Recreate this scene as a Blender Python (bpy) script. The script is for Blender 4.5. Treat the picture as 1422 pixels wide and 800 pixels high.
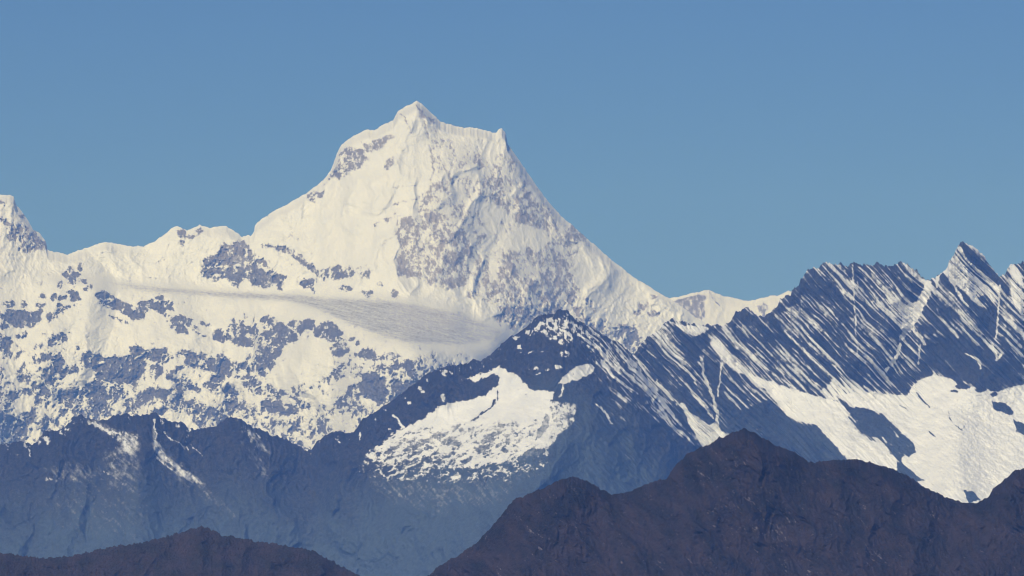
import bpy, math
import numpy as np

# ------------------------------------------------------------------ scene, camera
for o in list(bpy.data.objects):
    bpy.data.objects.remove(o)
scene = bpy.context.scene
scene.render.engine = 'CYCLES'
CAM_Z = 3100.0
MRAD = 1.0e-4                 # one photograph pixel is 0.1 mrad
W, H = 1422.0, 800.0
PITCH = 0.0320                # centre of the frame is 32 mrad above the horizontal
cam_d = bpy.data.cameras.new('camera')
cam_d.sensor_width = 36.0
cam_d.lens = 36.0 / (W * MRAD)
cam_d.clip_start = 10.0
cam_d.clip_end = 900000.0
cam = bpy.data.objects.new('camera', cam_d)
scene.collection.objects.link(cam)
cam.location = (0, 0, CAM_Z)
cam.rotation_euler = (math.radians(90) + PITCH, 0, 0)
scene.camera = cam

# ------------------------------------------------------------------ sun and sky
SUN_EL, SUN_AZ = 36.0, 25.0   # degrees above the horizon; degrees to the left of straight behind the camera
world = bpy.data.worlds.new('World')
scene.world = world
world.use_nodes = True
wn, wl = world.node_tree.nodes, world.node_tree.links
wn.clear()
sky = wn.new('ShaderNodeTexSky')
sky.sky_type = 'NISHITA'
sky.sun_disc = False
sky.sun_elevation = math.radians(SUN_EL)
sky.sun_rotation = math.radians(180 + SUN_AZ)
sky.altitude = 3100
sky.air_density = 1.0
sky.dust_density = 0.0
sky.ozone_density = 2.0
gam = wn.new('ShaderNodeMixRGB'); gam.blend_type = 'MULTIPLY'; gam.inputs['Fac'].default_value = 1.0
gam.inputs['Color2'].default_value = (0.168, 0.266, 0.49, 1)
bg = wn.new('ShaderNodeBackground'); bg.inputs['Strength'].default_value = 0.10
wo = wn.new('ShaderNodeOutputWorld')
wl.new(sky.outputs[0], gam.inputs['Color1'])
wl.new(gam.outputs[0], bg.inputs['Color'])
wl.new(bg.outputs[0], wo.inputs['Surface'])
sun_d = bpy.data.lights.new('sun', 'SUN')
sun_d.energy = 3.35
sun_d.angle = math.radians(0.5)
sun_d.color = (1.0, 0.965, 0.895)
sun = bpy.data.objects.new('sun', sun_d)
scene.collection.objects.link(sun)
sun.location = (-2000, -3000, 9000)
sun.rotation_euler = (math.radians(90 - SUN_EL), 0, math.radians(-SUN_AZ))
vs = scene.view_settings
scene.display_settings.display_device = 'sRGB'
vs.view_transform = 'Standard'
vs.look = 'None'
vs.exposure = 0.0
vs.gamma = 1.0
vs.use_curve_mapping = False
cy = scene.cycles
cy.use_denoising = True
cy.max_bounces = 4
cy.diffuse_bounces = 2
cy.glossy_bounces = 1
cy.volume_bounces = 1
cy.transmission_bounces = 1
cy.use_adaptive_sampling = False
cy.filter_width = 1.1

HAZE_DENSITY = 1.45e-5
HAZE_COLOR = (0.14, 0.335, 1.0, 1)

# ------------------------------------------------------------------ noise
rng = np.random.default_rng(7)
PERM = rng.permutation(4096).astype(np.int64)
GR = rng.uniform(0, 2 * np.pi, 4096)
GX, GY = np.cos(GR).astype(np.float32), np.sin(GR).astype(np.float32)

def perlin(x, y, seed=0):
    x = np.asarray(x, np.float32) + 517.3 + seed * 37.17
    y = np.asarray(y, np.float32) + 911.7 + seed * 91.73
    xi = np.floor(x).astype(np.int64); yi = np.floor(y).astype(np.int64)
    xf = x - xi; yf = y - yi
    def g(ix, iy, dx, dy):
        h = PERM[(PERM[(ix + seed * 131) & 4095] + iy) & 4095]
        return GX[h] * dx + GY[h] * dy
    u = xf * xf * xf * (xf * (xf * 6 - 15) + 10)
    v = yf * yf * yf * (yf * (yf * 6 - 15) + 10)
    a = g(xi, yi, xf, yf); b = g(xi + 1, yi, xf - 1, yf)
    c = g(xi, yi + 1, xf, yf - 1); d = g(xi + 1, yi + 1, xf - 1, yf - 1)
    return (a + u * (b - a) + v * (c - a + u * (a - b - c + d))) * 1.5

def fbm(x, y, octv=4, seed=0, gain=0.5):
    s = 0; a = 1.0; n = 0
    for i in range(octv):
        s = s + a * perlin(x, y, seed + i * 3); n += a
        x = x * 2.03; y = y * 2.03; a *= gain
    return s / n * 1.3

def ridged(x, y, octv=5, seed=0, gain=0.55):
    s = 0; a = 1.0; n = 0; w = 1.0
    for i in range(octv):
        r = 1 - np.abs(perlin(x, y, seed + i * 5)) * 1.6
        r = np.clip(r, 0, 1) ** 2 * w
        w = np.clip(r * 1.6, 0.15, 1)
        s = s + a * r; n += a
        x = x * 2.05; y = y * 2.05; a *= gain
    return s / n

def sstep(a, b, x):
    t = np.clip((x - a) / (b - a), 0, 1)
    return t * t * (3 - 2 * t)

# ------------------------------------------------------------------ outlines on a face: polygons and strokes
def pts(s):
    v = [float(t) for t in s.replace(',', ' ').split()]
    return np.array(v).reshape(-1, 2)

def seg_dist(X, Y, P, closed, wid=None):
    d = np.full(X.shape, 1e9, np.float32)
    n = len(P)
    for i in range(n if closed else n - 1):
        ax, ay = P[i]; bx, by = P[(i + 1) % n]
        vx, vy = bx - ax, by - ay
        t = np.clip(((X - ax) * vx + (Y - ay) * vy) / max(vx * vx + vy * vy, 1e-6), 0, 1)
        e = np.hypot(X - ax - t * vx, Y - ay - t * vy)
        d = np.minimum(d, e)
    return d

def inside(X, Y, P):
    r = np.zeros(X.shape, bool)
    n = len(P)
    for i in range(n):
        ax, ay = P[i]; bx, by = P[(i + 1) % n]
        if ay == by: continue
        c = (ay > Y) != (by > Y)
        r ^= c & (X < (bx - ax) * (Y - ay) / (by - ay) + ax)
    return r

class Face:
    """A mountain face sampled on a grid (X, Y in photograph pixels, used as plan coordinates of the face)."""
    def __init__(self, X, Y, m=1.0, amp=0.35, warp=3.0, seed=0):
        self.X, self.Y = X, Y
        self.m = np.full(X.shape, m, np.float32)
        self.amp = np.full(X.shape, amp, np.float32)
        self.WX = (X + warp * fbm(X / 11, Y / 11, 3, seed + 50) + 0.55 * warp * fbm(X / 3.4, Y / 3.4, 2, seed + 60)).astype(np.float32)
        self.WY = (Y + warp * fbm(X / 11, Y / 11, 3, seed + 70) + 0.55 * warp * fbm(X / 3.4, Y / 3.4, 2, seed + 80)).astype(np.float32)
    def _win(self, P, pad):
        x0, y0 = P.min(0) - pad; x1, y1 = P.max(0) + pad
        return np.nonzero((self.WX > x0) & (self.WX < x1) & (self.WY > y0) & (self.WY < y1))
    def _mix(self, idx, w, m, amp):
        self.m[idx] += w * (m - self.m[idx])
        if amp is not None: self.amp[idx] += w * (amp - self.amp[idx])
    def weight(self, s, f=1.2):
        P = pts(s); out = np.zeros(self.X.shape, np.float32)
        idx = self._win(P, f + 2)
        x, y = self.WX[idx], self.WY[idx]
        d = seg_dist(x, y, P, True); d = np.where(inside(x, y, P), -d, d)
        out[idx] = np.clip(0.5 - d / (2 * f), 0, 1)
        return out
    def soft(self, s, f):
        P = pts(s)
        d = seg_dist(self.X, self.Y, P, True); d = np.where(inside(self.X, self.Y, P), -d, d)
        return sstep(0, 1, 0.5 - d / (2 * f))
    def poly(self, m, s, amp=0.4, f=1.2):
        P = pts(s); idx = self._win(P, f + 2)
        if len(idx[0]) == 0: return
        x, y = self.WX[idx], self.WY[idx]
        d = seg_dist(x, y, P, True); d = np.where(inside(x, y, P), -d, d)
        self._mix(idx, np.clip(0.5 - d / (2 * f), 0, 1), m, amp)
    def stroke(self, m, wid, s, amp=0.4, f=1.0):
        P = pts(s); idx = self._win(P, wid + f + 2)
        if len(idx[0]) == 0: return
        d = seg_dist(self.WX[idx], self.WY[idx], P, False) - wid
        self._mix(idx, np.clip(0.5 - d / (2 * f), 0, 1), m, amp)
    def blobs(self, m, s, amp=0.4, f=0.25):
        v = [float(t) for t in s.replace(',', ' ').split()]
        for i in range(0, len(v), 4):
            cx, cy_, rx, ry = v[i:i + 4]
            idx = self._win(np.array([[cx - rx, cy_ - ry], [cx + rx, cy_ + ry]]), 4)
            if len(idx[0]) == 0: continue
            d = np.hypot((self.WX[idx] - cx) / rx, (self.WY[idx] - cy_) / ry) - 1
            self._mix(idx, np.clip(0.5 - d / (2 * f), 0, 1), m, amp)
    def resolve(self, N, k=2.1):
        return sstep(0.0, 1.0, 0.5 + k * (self.m - 0.5) + self.amp * N)

def spur(X, Y, s, h, wl_, wr_, soft=6):
    """A ridge standing out of the face along a polyline: h metres proud, falling off over wl_/wr_ px on its left/right."""
    P = pts(s)
    d = seg_dist(X, Y, P, False)
    xs = np.interp(Y, P[:, 1], P[:, 0])
    w = wl_ + (wr_ - wl_) * sstep(-28, 28, X - xs)
    d = np.sqrt(d * d + soft * soft) - soft
    return h * np.clip(1 - d / w, 0, 1)

# ------------------------------------------------------------------ materials
def nodes_of(name):
    m = bpy.data.materials.new(name); m.use_nodes = True
    nt = m.node_tree; nt.nodes.clear()
    return m, nt, nt.nodes, nt.links

def mountain_material(name, rock_a, rock_b, snow_a, snow_b, scale, bump, tint=None):
    """snow/rock terrain: 'snow' attribute = snow cover of the face, 'kind' = a second, browner rock"""
    m, nt, N, L = nodes_of(name)
    out = N.new('ShaderNodeOutputMaterial'); bs = N.new('ShaderNodeBsdfPrincipled')
    L.new(bs.outputs[0], out.inputs[0])
    geo = N.new('ShaderNodeNewGeometry')
    at = N.new('ShaderNodeAttribute'); at.attribute_name = 'snow'
    kt = N.new('ShaderNodeAttribute'); kt.attribute_name = 'kind'
    def noise(sc, det=4, rough=0.6):
        n = N.new('ShaderNodeTexNoise'); n.inputs['Scale'].default_value = sc
        n.inputs['Detail'].default_value = det; n.inputs['Roughness'].default_value = rough
        L.new(geo.outputs['Position'], n.inputs['Vector']); return n
    n1 = noise(1.0 / scale); n2 = noise(1.0 / (scale * 6)); n3 = noise(1.0 / (scale * 0.35), 3)
    def mix(fac, a, b):
        x = N.new('ShaderNodeMixRGB')
        for s_, v in ((x.inputs['Fac'], fac), (x.inputs['Color1'], a), (x.inputs['Color2'], b)):
            if hasattr(v, 'node'): L.new(v, s_)
            elif isinstance(v, tuple): s_.default_value = v + (1,)
            else: s_.default_value = v
        return x.outputs[0]
    def ramp(src, lo, hi):
        r = N.new('ShaderNodeMapRange'); r.interpolation_type = 'SMOOTHSTEP'
        r.inputs['From Min'].default_value = lo; r.inputs['From Max'].default_value = hi
        L.new(src, r.inputs['Value']); return r.outputs[0]
    rock = mix(ramp(n2.outputs[0], 0.35, 0.65), rock_a, rock_b)
    rock = mix(ramp(n1.outputs[0], 0.38, 0.62), rock, tuple(c * 0.45 for c in rock_a))
    rock = mix(ramp(n3.outputs[0], 0.5, 0.8), rock, tuple(min(1, c * 2.2) for c in rock_b))
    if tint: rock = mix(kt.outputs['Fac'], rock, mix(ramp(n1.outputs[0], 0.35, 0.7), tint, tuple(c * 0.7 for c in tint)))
    snow = mix(ramp(n2.outputs[0], 0.3, 0.7), snow_a, snow_b)
    # fine break-up of the snow edge
    a1 = N.new('ShaderNodeMath'); a1.operation = 'MULTIPLY_ADD'
    L.new(n1.outputs[0], a1.inputs[0]); a1.inputs[1].default_value = 0.7
    sub = N.new('ShaderNodeMath'); sub.operation = 'SUBTRACT'
    L.new(at.outputs['Fac'], sub.inputs[0]); sub.inputs[1].default_value = 0.35
    L.new(sub.outputs[0], a1.inputs[2])
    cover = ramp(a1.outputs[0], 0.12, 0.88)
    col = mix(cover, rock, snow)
    L.new(col, bs.inputs['Base Color'])
    bs.inputs['Roughness'].default_value = 0.85
    bs.inputs['Specular IOR Level'].default_value = 0.15
    bp = N.new('ShaderNodeBump'); bp.inputs['Strength'].default_value = 1.0
    bp.inputs['Distance'].default_value = bump
    hh = N.new('ShaderNodeMath'); hh.operation = 'MULTIPLY_ADD'
    L.new(n3.outputs[0], hh.inputs[0]); hh.inputs[1].default_value = 0.4; L.new(n1.outputs[0], hh.inputs[2])
    # rock is rough, snow smooth
    rg = N.new('ShaderNodeMapRange'); rg.inputs['To Min'].default_value = 1.0; rg.inputs['To Max'].default_value = 0.45
    L.new(at.outputs['Fac'], rg.inputs['Value'])
    hm = N.new('ShaderNodeMath'); hm.operation = 'MULTIPLY'
    L.new(hh.outputs[0], hm.inputs[0]); L.new(rg.outputs[0], hm.inputs[1])
    L.new(hm.outputs[0], bp.inputs['Height']); L.new(bp.outputs[0], bs.inputs['Normal'])
    return m

# ------------------------------------------------------------------ mountain builder
GROUND_Z = 1400.0
def rays(PX, PY):
    xn = (PX - W / 2) * MRAD; yn = (H / 2 - PY) * MRAD
    c, s = math.cos(PITCH), math.sin(PITCH)
    return xn, c - s * yn, s + c * yn           # world x, y(forward), z per unit depth along the lens axis

def build_mountain(name, label, category, dist, crest_s, x0, x1, step, ybot, ystep, face_fn, mat, crest_rough, seed, back=1.1, rel_scale=1.0, teeth=0.0):
    """The face is a grid from the crest line down to ybot (fine), then down to the valley (coarse), plus a back slope."""
    C = pts(crest_s)
    xs = np.concatenate([np.arange(x0 - 1000, x0 - 400, 12.0), np.arange(x0 - 400, x0, 2.5), np.arange(x0, x1, step), np.arange(x1, x1 + 400, 2.5), np.arange(x1 + 400, x1 + 1000, 12.0)]).astype(np.float32)
    cr = np.interp(xs, C[:, 0], C[:, 1])
    far = np.clip(np.maximum(x0 - xs, xs - x1) / 150.0, 0, 1)
    cr = cr + far * (60 * fbm(xs / 210, xs * 0 + seed, 4, seed + 3) + 40)
    a, b = crest_rough
    cr = cr + a * fbm(xs / 9.0, xs * 0 + 3.3, 3, seed + 11) + b * fbm(xs / 3.1, xs * 0 + 7.7, 2, seed + 21)
    if teeth: cr = cr - teeth * (ridged(xs / 13.0, xs * 0 + 1.7, 3, seed + 41, .6) - 0.3)
    n = int((ybot - cr[(xs >= x0) & (xs <= x1)].min()) / ystep)
    t = np.linspace(0, 1, n)[:, None]
    yb = np.maximum(ybot, cr + 30)
    Y = (cr + t * (yb - cr)).astype(np.float32)
    X = np.broadcast_to(xs, Y.shape).astype(np.float32)
    g, relief, S, K = face_fn(X, Y, cr)
    mpp = dist * MRAD
    dY = np.diff(Y, axis=0, prepend=Y[:1])
    # the slope is measured from a smoothed crest, so that the teeth of the crest line do not comb the face below
    dxs = xs[:, None] - xs[None, :]
    wgt = np.exp(-(dxs / 16.0) ** 2).astype(np.float32); wgt *= np.gradient(xs)[None, :]
    crs = (wgt @ cr) / wgt.sum(1)
    gx = (wgt @ g[0]) / wgt.sum(1)
    # slope integrated on one common height lattice, then smoothed sideways
    yl = np.arange(cr.min() - 30, Y.max() + 8, 3.0).astype(np.float32)
    gl = np.stack([np.interp(yl, Y[:, j], g[:, j]) for j in range(len(xs))], 1)
    ws = np.exp(-(dxs / 14.0) ** 2) * np.gradient(xs)[None, :]
    ws = (ws / ws.sum(1)[:, None]).astype(np.float32)
    I = np.cumsum(gl, axis=0) * 3.0 * mpp
    ww = np.exp(-(dxs / 55.0) ** 2) * np.gradient(xs)[None, :]
    crw = (ww @ cr) / ww.sum(1)                  # broad trend of the crest: single teeth and towers fade out down the face
    I0 = np.array([np.interp(crw[j], yl, I[:, j]) for j in range(len(xs))])
    I = I - I0 + (gx * (crw - crs) * mpp)[None, :] * np.exp(-np.clip(yl[:, None] - crs[None, :], 0, None) / 70.0)
    I = I.astype(np.float32) @ ws.T
    D = np.stack([np.interp(Y[:, j], yl, I[:, j]) for j in range(len(xs))], 1).astype(np.float32)
    relief = relief * rel_scale
    fade = sstep(0.0, 14.0, Y - cr)              # relief dies out at the crest line itself
    D = D + relief * (0.15 + 0.85 * fade)
    # coarse rows down to the valley floor
    yg = 720.0 + (CAM_Z - GROUND_Z + 150) / (dist * 0.9) / MRAD
    k = 90
    tt = np.linspace(0, 1, k + 1)[1:, None] ** 1.25
    Y2 = (yb + tt * (np.maximum(yg, yb + 40) - yb)).astype(np.float32)
    X2 = np.broadcast_to(xs, Y2.shape).astype(np.float32)
    run = np.cumsum(np.diff(np.vstack([Y[-1:], Y2]), axis=0), axis=0)       # px below the detailed face
    wb = np.exp(-(dxs / 30.0) ** 2) * np.gradient(xs)[None, :]
    Dm = (wb @ D[-1]) / wb.sum(1)
    keep = np.exp(-run / 12.0)
    D2 = Dm + (D[-1] - Dm) * keep + run * mpp * 1.0
    D2 = D2 + rel_scale * (1 - np.exp(-run / 25.0)) * 190 * (ridged((X2 + 14 * fbm(X2 / 50, Y2 / 50, 2, 701)) / 80, Y2 / 130, 5, 703, .55) - .35)
    D2 = np.minimum(D2, dist * 0.35)
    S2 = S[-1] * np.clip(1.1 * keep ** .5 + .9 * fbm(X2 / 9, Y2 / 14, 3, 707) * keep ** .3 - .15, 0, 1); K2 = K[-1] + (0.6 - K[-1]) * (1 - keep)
    YY = np.vstack([Y, Y2]); XX = np.vstack([X, X2]); DD = np.vstack([D, D2])
    SS = np.vstack([S, S2]); KK = np.vstack([K, K2])
    rx, ry, rz = rays(XX, YY)
    dep = dist - DD
    V = np.stack([rx * dep, ry * dep, CAM_Z + rz * dep], -1)
    # back slope
    kb = 26
    top = V[0]
    hgt = np.maximum(top[:, 2] - GROUND_Z + 200, 100)
    tb = (np.linspace(0, 1, kb + 1)[1:, None] ** 1.6)
    B = np.zeros((kb, len(xs), 3), np.float32)
    wob = 1 + 0.25 * fbm(X[:kb] / 60, np.arange(kb)[:, None] / 5 + X[:kb] * 0, 3, seed + 31)
    B[..., 0] = top[:, 0]
    B[..., 1] = top[:, 1] + tb * hgt * back * wob
    B[..., 2] = top[:, 2] - tb * hgt
    V = np.vstack([B[::-1], V]).astype(np.float32)
    SS = np.vstack([np.repeat(SS[:1], kb, 0), SS]); KK = np.vstack([np.repeat(KK[:1], kb, 0), KK])
    R, Cn = V.shape[:2]
    me = bpy.data.meshes.new(name)
    i = np.arange(R * Cn, dtype=np.int32).reshape(R, Cn)
    q = np.stack([i[:-1, :-1], i[1:, :-1], i[1:, 1:], i[:-1, 1:]], -1).reshape(-1, 4)
    me.vertices.add(R * Cn); me.vertices.foreach_set('co', V.reshape(-1))
    me.loops.add(q.size); me.loops.foreach_set('vertex_index', q.reshape(-1))
    me.polygons.add(len(q))
    me.polygons.foreach_set('loop_start', np.arange(0, q.size, 4, dtype=np.int32))
    me.polygons.foreach_set('loop_total', np.full(len(q), 4, np.int32))
    me.polygons.foreach_set('use_smooth', np.ones(len(q), bool))
    me.update(calc_edges=True)
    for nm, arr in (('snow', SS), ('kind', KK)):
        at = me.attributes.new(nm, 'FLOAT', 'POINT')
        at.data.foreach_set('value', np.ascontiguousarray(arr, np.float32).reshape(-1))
    me.materials.append(mat)
    ob = bpy.data.objects.new(name, me)
    scene.collection.objects.link(ob)
    ob['kind'] = 'structure'; ob['label'] = label; ob['category'] = category
    return ob

# ------------------------------------------------------------------ materials of the place
mat_far = mountain_material('far_snow_and_rock', (0.066, 0.066, 0.062), (0.16, 0.152, 0.143), (0.83, 0.84, 0.82), (0.76, 0.78, 0.78), 30, 14, tint=(0.34, 0.31, 0.295))
mat_mid = mountain_material('dark_rock_and_snow', (0.030, 0.029, 0.028), (0.052, 0.048, 0.045), (0.84, 0.85, 0.87), (0.74, 0.76, 0.79), 18, 9, tint=(0.072, 0.098, 0.118))  # bluish tint: thicker low haze painted into the rock colour
mat_near = mountain_material('brown_scrub_slope', (0.031, 0.027, 0.029), (0.021, 0.022, 0.022), (0.24, 0.21, 0.21), (0.18, 0.15, 0.15), 7, 6, tint=(0.060, 0.044, 0.045))
mat_near2 = mountain_material('wooded_brown_hill', (0.056, 0.044, 0.040), (0.032, 0.033, 0.026), (0.15, 0.12, 0.115), (0.12, 0.10, 0.09), 7, 7, tint=(0.072, 0.052, 0.050))

# ------------------------------------------------------------------ 1. the great snow mountain
def main_face(X, Y, cr):
    F = Face(X, Y, m=0.99, amp=0.30, warp=3.6, seed=1)
    P, S, B = F.poly, F.stroke, F.blobs
    # --- broad broken ground below the plateau
    flow = fbm((X + 4 * Y) / 60, (Y - 0.22 * X) / 2.4, 3, 171, .6)
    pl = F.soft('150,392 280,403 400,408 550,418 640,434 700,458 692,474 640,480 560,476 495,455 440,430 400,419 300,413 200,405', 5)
    low = sstep(470, 500, Y - 0.02 * X) * sstep(700, 600, X)
    F.m -= 0.10 * low; F.amp += 0.55 * low
    P(0.74, '590,168 640,200 700,195 735,250 800,320 850,370 830,400 860,440 880,490 840,470 790,430 700,460 690,430 650,400 655,350 610,300 600,240', 0.75, 9)
    P(0.97, '668,188 700,192 702,205 688,215 672,205', 0.3, 4)
    # summit cone
    P(0.40, '469,212 480,205 500,204 514,222 505,232 485,238 470,248 457,249 462,238 467,225', 0.7, 3)
    P(0.45, '500,200 540,186 552,190 530,205 515,215', 0.55, 3)
    P(0.35, '535,222 547,215 550,222 543,232 540,238 534,234', 0.7)
    P(0.25, '424,269 440,267 451,265 448,274 436,281 424,275', 0.8)
    S(0.2, 1.4, '579,147 588,160 601,168', 0.5); S(0.35, 3, '586,160 600,168', .6, 2); S(0.3, 1.8, '552,157 563,164 568,176 571,186', 0.6)
    S(0.35, 1.3, '583,158 590,176 597,196 599,215 600,245 597,262', 0.6)
    S(0.35, 0.8, '519,310 530,306 545,303 556,297', .7); S(0.35, .8, '545,284 560,281 575,277 590,268', .8); S(.4, .8, '545,262 560,258 580,258', .8)
    S(.4, .8, '548,295 552,310 548,330 530,340', .8); B(.25, '537,305 4 4 521,313 3 2')
    P(0.56, '600,250 590,272 576,290 562,308 555,325 555,345 550,370 552,385 570,385 590,395 620,404 640,400 650,388 655,372 656,350 645,325 625,305 612,290 604,265', 0.95, 2.5)
    P(0.42, '556,350 566,345 600,338 640,345 652,378 640,400 610,395 575,383 552,382', 0.8, 3)
    S(0.25, 3, '592,316 612,322 640,325 655,345', .9, 3); S(.12, 2.6, '560,308 553,326 556,342', .6); B(.15, '566,306 9 6 557,365 6 12 640,392 9 7')
    P(0.6, '636,215 650,222 668,196 676,190 662,212 650,220', 0.8, 2)
    P(0.52, '655,245 700,240 722,262 745,285 768,312 760,322 735,312 705,300 690,275 660,265', 0.8, 5)
    P(0.47, '700,270 735,265 765,300 740,318 715,305', 0.8, 4)
    P(0.97, '690,322 740,318 770,330 750,345 730,350 700,345', 0.35, 4)
    P(0.97, '690,285 700,300 690,310 668,300 660,280', 0.4, 5)
    P(0.44, '790,318 775,328 757,345 750,368 735,380 718,390 704,410 690,432 705,460 735,460 785,432 805,432 803,400 797,375 780,352 800,338 817,330 800,320', 0.7, 4)
    P(0.38, '700,352 710,352 707,395 696,400 690,380', 0.8, 2)
    B(.3, '688,395 7 6 655,410 7 5 735,350 4 10 712,375 4 14'); B(.97, '745,420 6 5 740,385 4 4 690,412 7 3', .5)
    P(0.98, '812,340 850,362 900,400 960,435 960,460 900,440 885,465 860,450 832,440 812,410 800,380 800,352', 0.3, 4)
    P(0.45, '800,432 815,440 845,462 835,468 800,445', .8, 3); P(.42, '855,450 885,452 892,480 880,495 862,480', .85, 4)
    B(.3, '800,318 10 5 812,325 9 4 885,434 6 4 908,436 10 4 870,455 9 5 851,465 8 4'); B(.42, '895,425 10 6 905,412 5 4')
    # left peak
    P(0.38, '2,303 12,310 20,308 35,316 50,324 62,334 67,348 55,346 40,352 25,347 12,332', 0.75, 2.5); B(.4, '2,283 4 4 30,300 4 3')
    S(.4, .7, '46,318 60,340 62,352', .7)
    # left saddle
    B(.1, '251,324 6 4.5 278,320 6 4 262,329 8 2.5 253,336 2 4', .6)
    P(0.16, '330,335 340,336 347,346 352,355 360,356 368,362 375,370 385,378 398,384 396,390 392,400 394,406 388,402 380,395 375,402 365,398 350,396 343,388 335,386 333,395 330,400 322,396 315,386 305,388 298,392 290,388 280,383 278,378 284,372 281,365 288,357 296,352 305,348 312,337 322,341', 0.45)
    S(.85, 1.2, '283,371 300,372 318,371 330,368', .7); S(.8, 1.3, '340,366 352,361 362,357', .8); S(.85, 2, '352,366 366,371 376,374', .9); S(.8, 1, '318,388 330,394', .5); S(.8, 1, '340,345 342,355', .6); B(.8, '326,377 3 5 305,381 5 2', .8)
    S(0.3, 2.4, '366,341 378,343 398,346', .7); S(0.2, 4.2, '398,347 412,354 420,363 432,371 450,384', .7); S(0.33, 8, '452,380 475,378 508,378', .9, 3)
    P(0.2, '417,392 425,386 440,388 436,398 436,408 431,402 420,400', 0.8)
    B(.35, '510,408 8 5 548,408 5 6 480,400 9 4 530,395 5 4', .9)
    # rocks along the edge of the plateau
    B(.14, '83,395 4.5 5 100,388 5 11 112,371 4 5 97,375 4 4 115,390 6 3 107,380 5 3 92,381 4 4', .8); S(.9, 1.2, '84,385 92,396')
    B(.14, '75,413 5 3.5 86,414 6 4.5 104,413 7 6 98,406 4 3 119,402 4 2 125,398 3 3 92,426 6 2.5 81,424 4 2 60,412 4 4 57,424 7 3 70,440 5 7 85,436 8 7 78,447 8 3 55,432 5 4 33,423 6 3 12,422 8 4 108,424 6 2.5', .8)
    P(0.10, '0,432 6,437 16,428 24,432 35,430 43,434 44,430 56,432 58,444 50,450 46,457 34,453 25,457 14,452 0,448'); S(.9, .7, '44,432 43,452'); S(.8, 1.5, '0,446 10,448 16,452')
    P(0.10, '0,450 12,452 17,458 0,456'); P(0.12, '0,462 6,464 12,469 21,475 14,481 0,488'); B(.2, '34,464 4 5 25,468 3 2 55,480 4 3 84,470 14 6 75,474 10 7 100,460 5 3 110,484 5 2', .9)
    P(0.13, '130,409 140,404 152,407 163,416 178,420 187,432 193,420 205,416 212,414 218,424 226,420 228,432 214,434 205,440 193,444 183,444 170,436 155,429 143,425 134,417', .5); S(.9, 1.2, '184,412 190,424 193,434'); B(.9, '150,416 6 1.5 146,424 7 1.6', .4)
    S(.22, 1.3, '140,431 155,440 170,446 176,450', .7); S(.22, 1.3, '148,441 158,447 165,450', .7); B(.2, '130,425 3 3 128,418 3 3')
    B(.1, '222,414 5.5 5 237,426 5 5 229,420 4 3 216,424 4 4 227,428 4 5', .5)
    P(0.14, '222,430 232,436 238,440 244,436 254,437 265,447 275,456 268,456 260,464 250,464 235,453 228,440', .7); S(.25, 1, '258,452 275,462 290,470', .6); B(.35, '285,450 8 3 262,444 5 3', .8); S(.9, 1, '250,446 264,460', .6)
    P(0.33, '296,464 305,455 318,452 330,450 340,452 350,452 354,440 358,452 354,478 345,482 325,478 310,474 296,471', .95, 2); P(.12, '315,466 335,468 352,472 350,481 325,477 305,472 295,471 300,467', .5); B(.3, '325,446 3 5 334,448 3 5 340,440 4 3', .8)
    B(.2, '370,447 9 6', .7, .6)
    P(0.14, '358,480 362,464 374,460 380,450 392,448 397,452 404,446 412,443 420,446 428,442 438,445 436,453 424,460 416,470 400,480 390,492 374,508 356,516 355,495', .6); S(.85, 1.1, '397,450 408,460 416,468', .5); B(.6, '372,455 8 1.5 384,468 4 3 413,452 5 2 375,478 5 3', .7)
    S(.85, 1.4, '353,460 353,480 352,505 353,520', .5)
    P(0.10, '434,456 445,449 455,444 463,449 470,457 478,465 470,470 466,476 452,471 442,470 434,463', .6)
    P(0.10, '459,484 468,474 478,476 487,482 484,490 475,495 463,495', .5); B(.2, '470,472 9 2 487,471 4 4 497,476 3 3 480,480 5 3', .8); S(.3, 1, '437,476 447,480 455,490', .6)
    P(0.16, '492,491 505,485 520,487 524,496 535,494 546,497 540,501 515,497 500,496', .7); B(.25, '527,508 8 4 540,498 6 2 522,500 7 4', .8)
    P(0.14, '466,508 475,503 482,502 478,510 470,514 466,512', .7); B(.2, '462,524 6 5 465,516 8 2 455,532 3 2', .8)
    P(0.05, '502,522 508,516 516,515 526,518 535,524 537,538 534,556 526,561 514,556 505,551 498,540', .2); S(.9, 1.3, '507,553 517,560', .4)
    P(0.36, '545,506 560,500 580,500 602,510 585,526 560,545 546,564 538,560 542,530', .95, 2.5); B(.15, '552,525 7 16 566,510 9 6', .8)
    P(0.36, '486,540 493,532 500,550 503,568 494,576 480,572 467,566 475,552', .9, 2); B(.2, '474,560 5 6 492,538 5 5 497,572 6 4 487,552 3 12', .8)
    # the broken wall under it
    P(0.08, '112,490 125,489 140,495 155,498 170,497 178,490 179,482 192,480 200,484 210,486 215,481 224,485 232,484 234,500 230,507 215,500 205,499 203,514 192,527 178,535 165,531 150,530 140,530 133,521 130,512 118,513 116,500', .45)
    S(.8, 1.4, '193,494 200,490 212,488', .6); S(.8, 1.2, '203,502 212,515 222,524', .6); B(.6, '125,500 4 8 143,504 4 3', .9)
    P(0.13, '45,500 60,490 73,492 76,500 62,502 50,508'); P(0.13, '80,492 88,488 88,505 82,514 76,530 68,538 62,530 62,515 70,507', .6); P(.2, '21,516 31,509 35,512 33,517', .6); P(.13, '88,514 97,512 104,505 109,508 106,515 98,519 90,517', .6); P(.2, '83,526 90,523 97,522 92,530 84,530', .6)
    P(0.25, '80,545 95,540 112,540 122,535 135,528 145,535 150,545 158,535 172,538 170,550 160,560 152,568 150,577 130,580 115,578 105,572 95,562 85,560', .95, 2); P(.1, '80,545 95,541 112,541 108,552 90,556', .6); P(.1, '112,540 135,528 146,534 130,545', .5)
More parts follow.
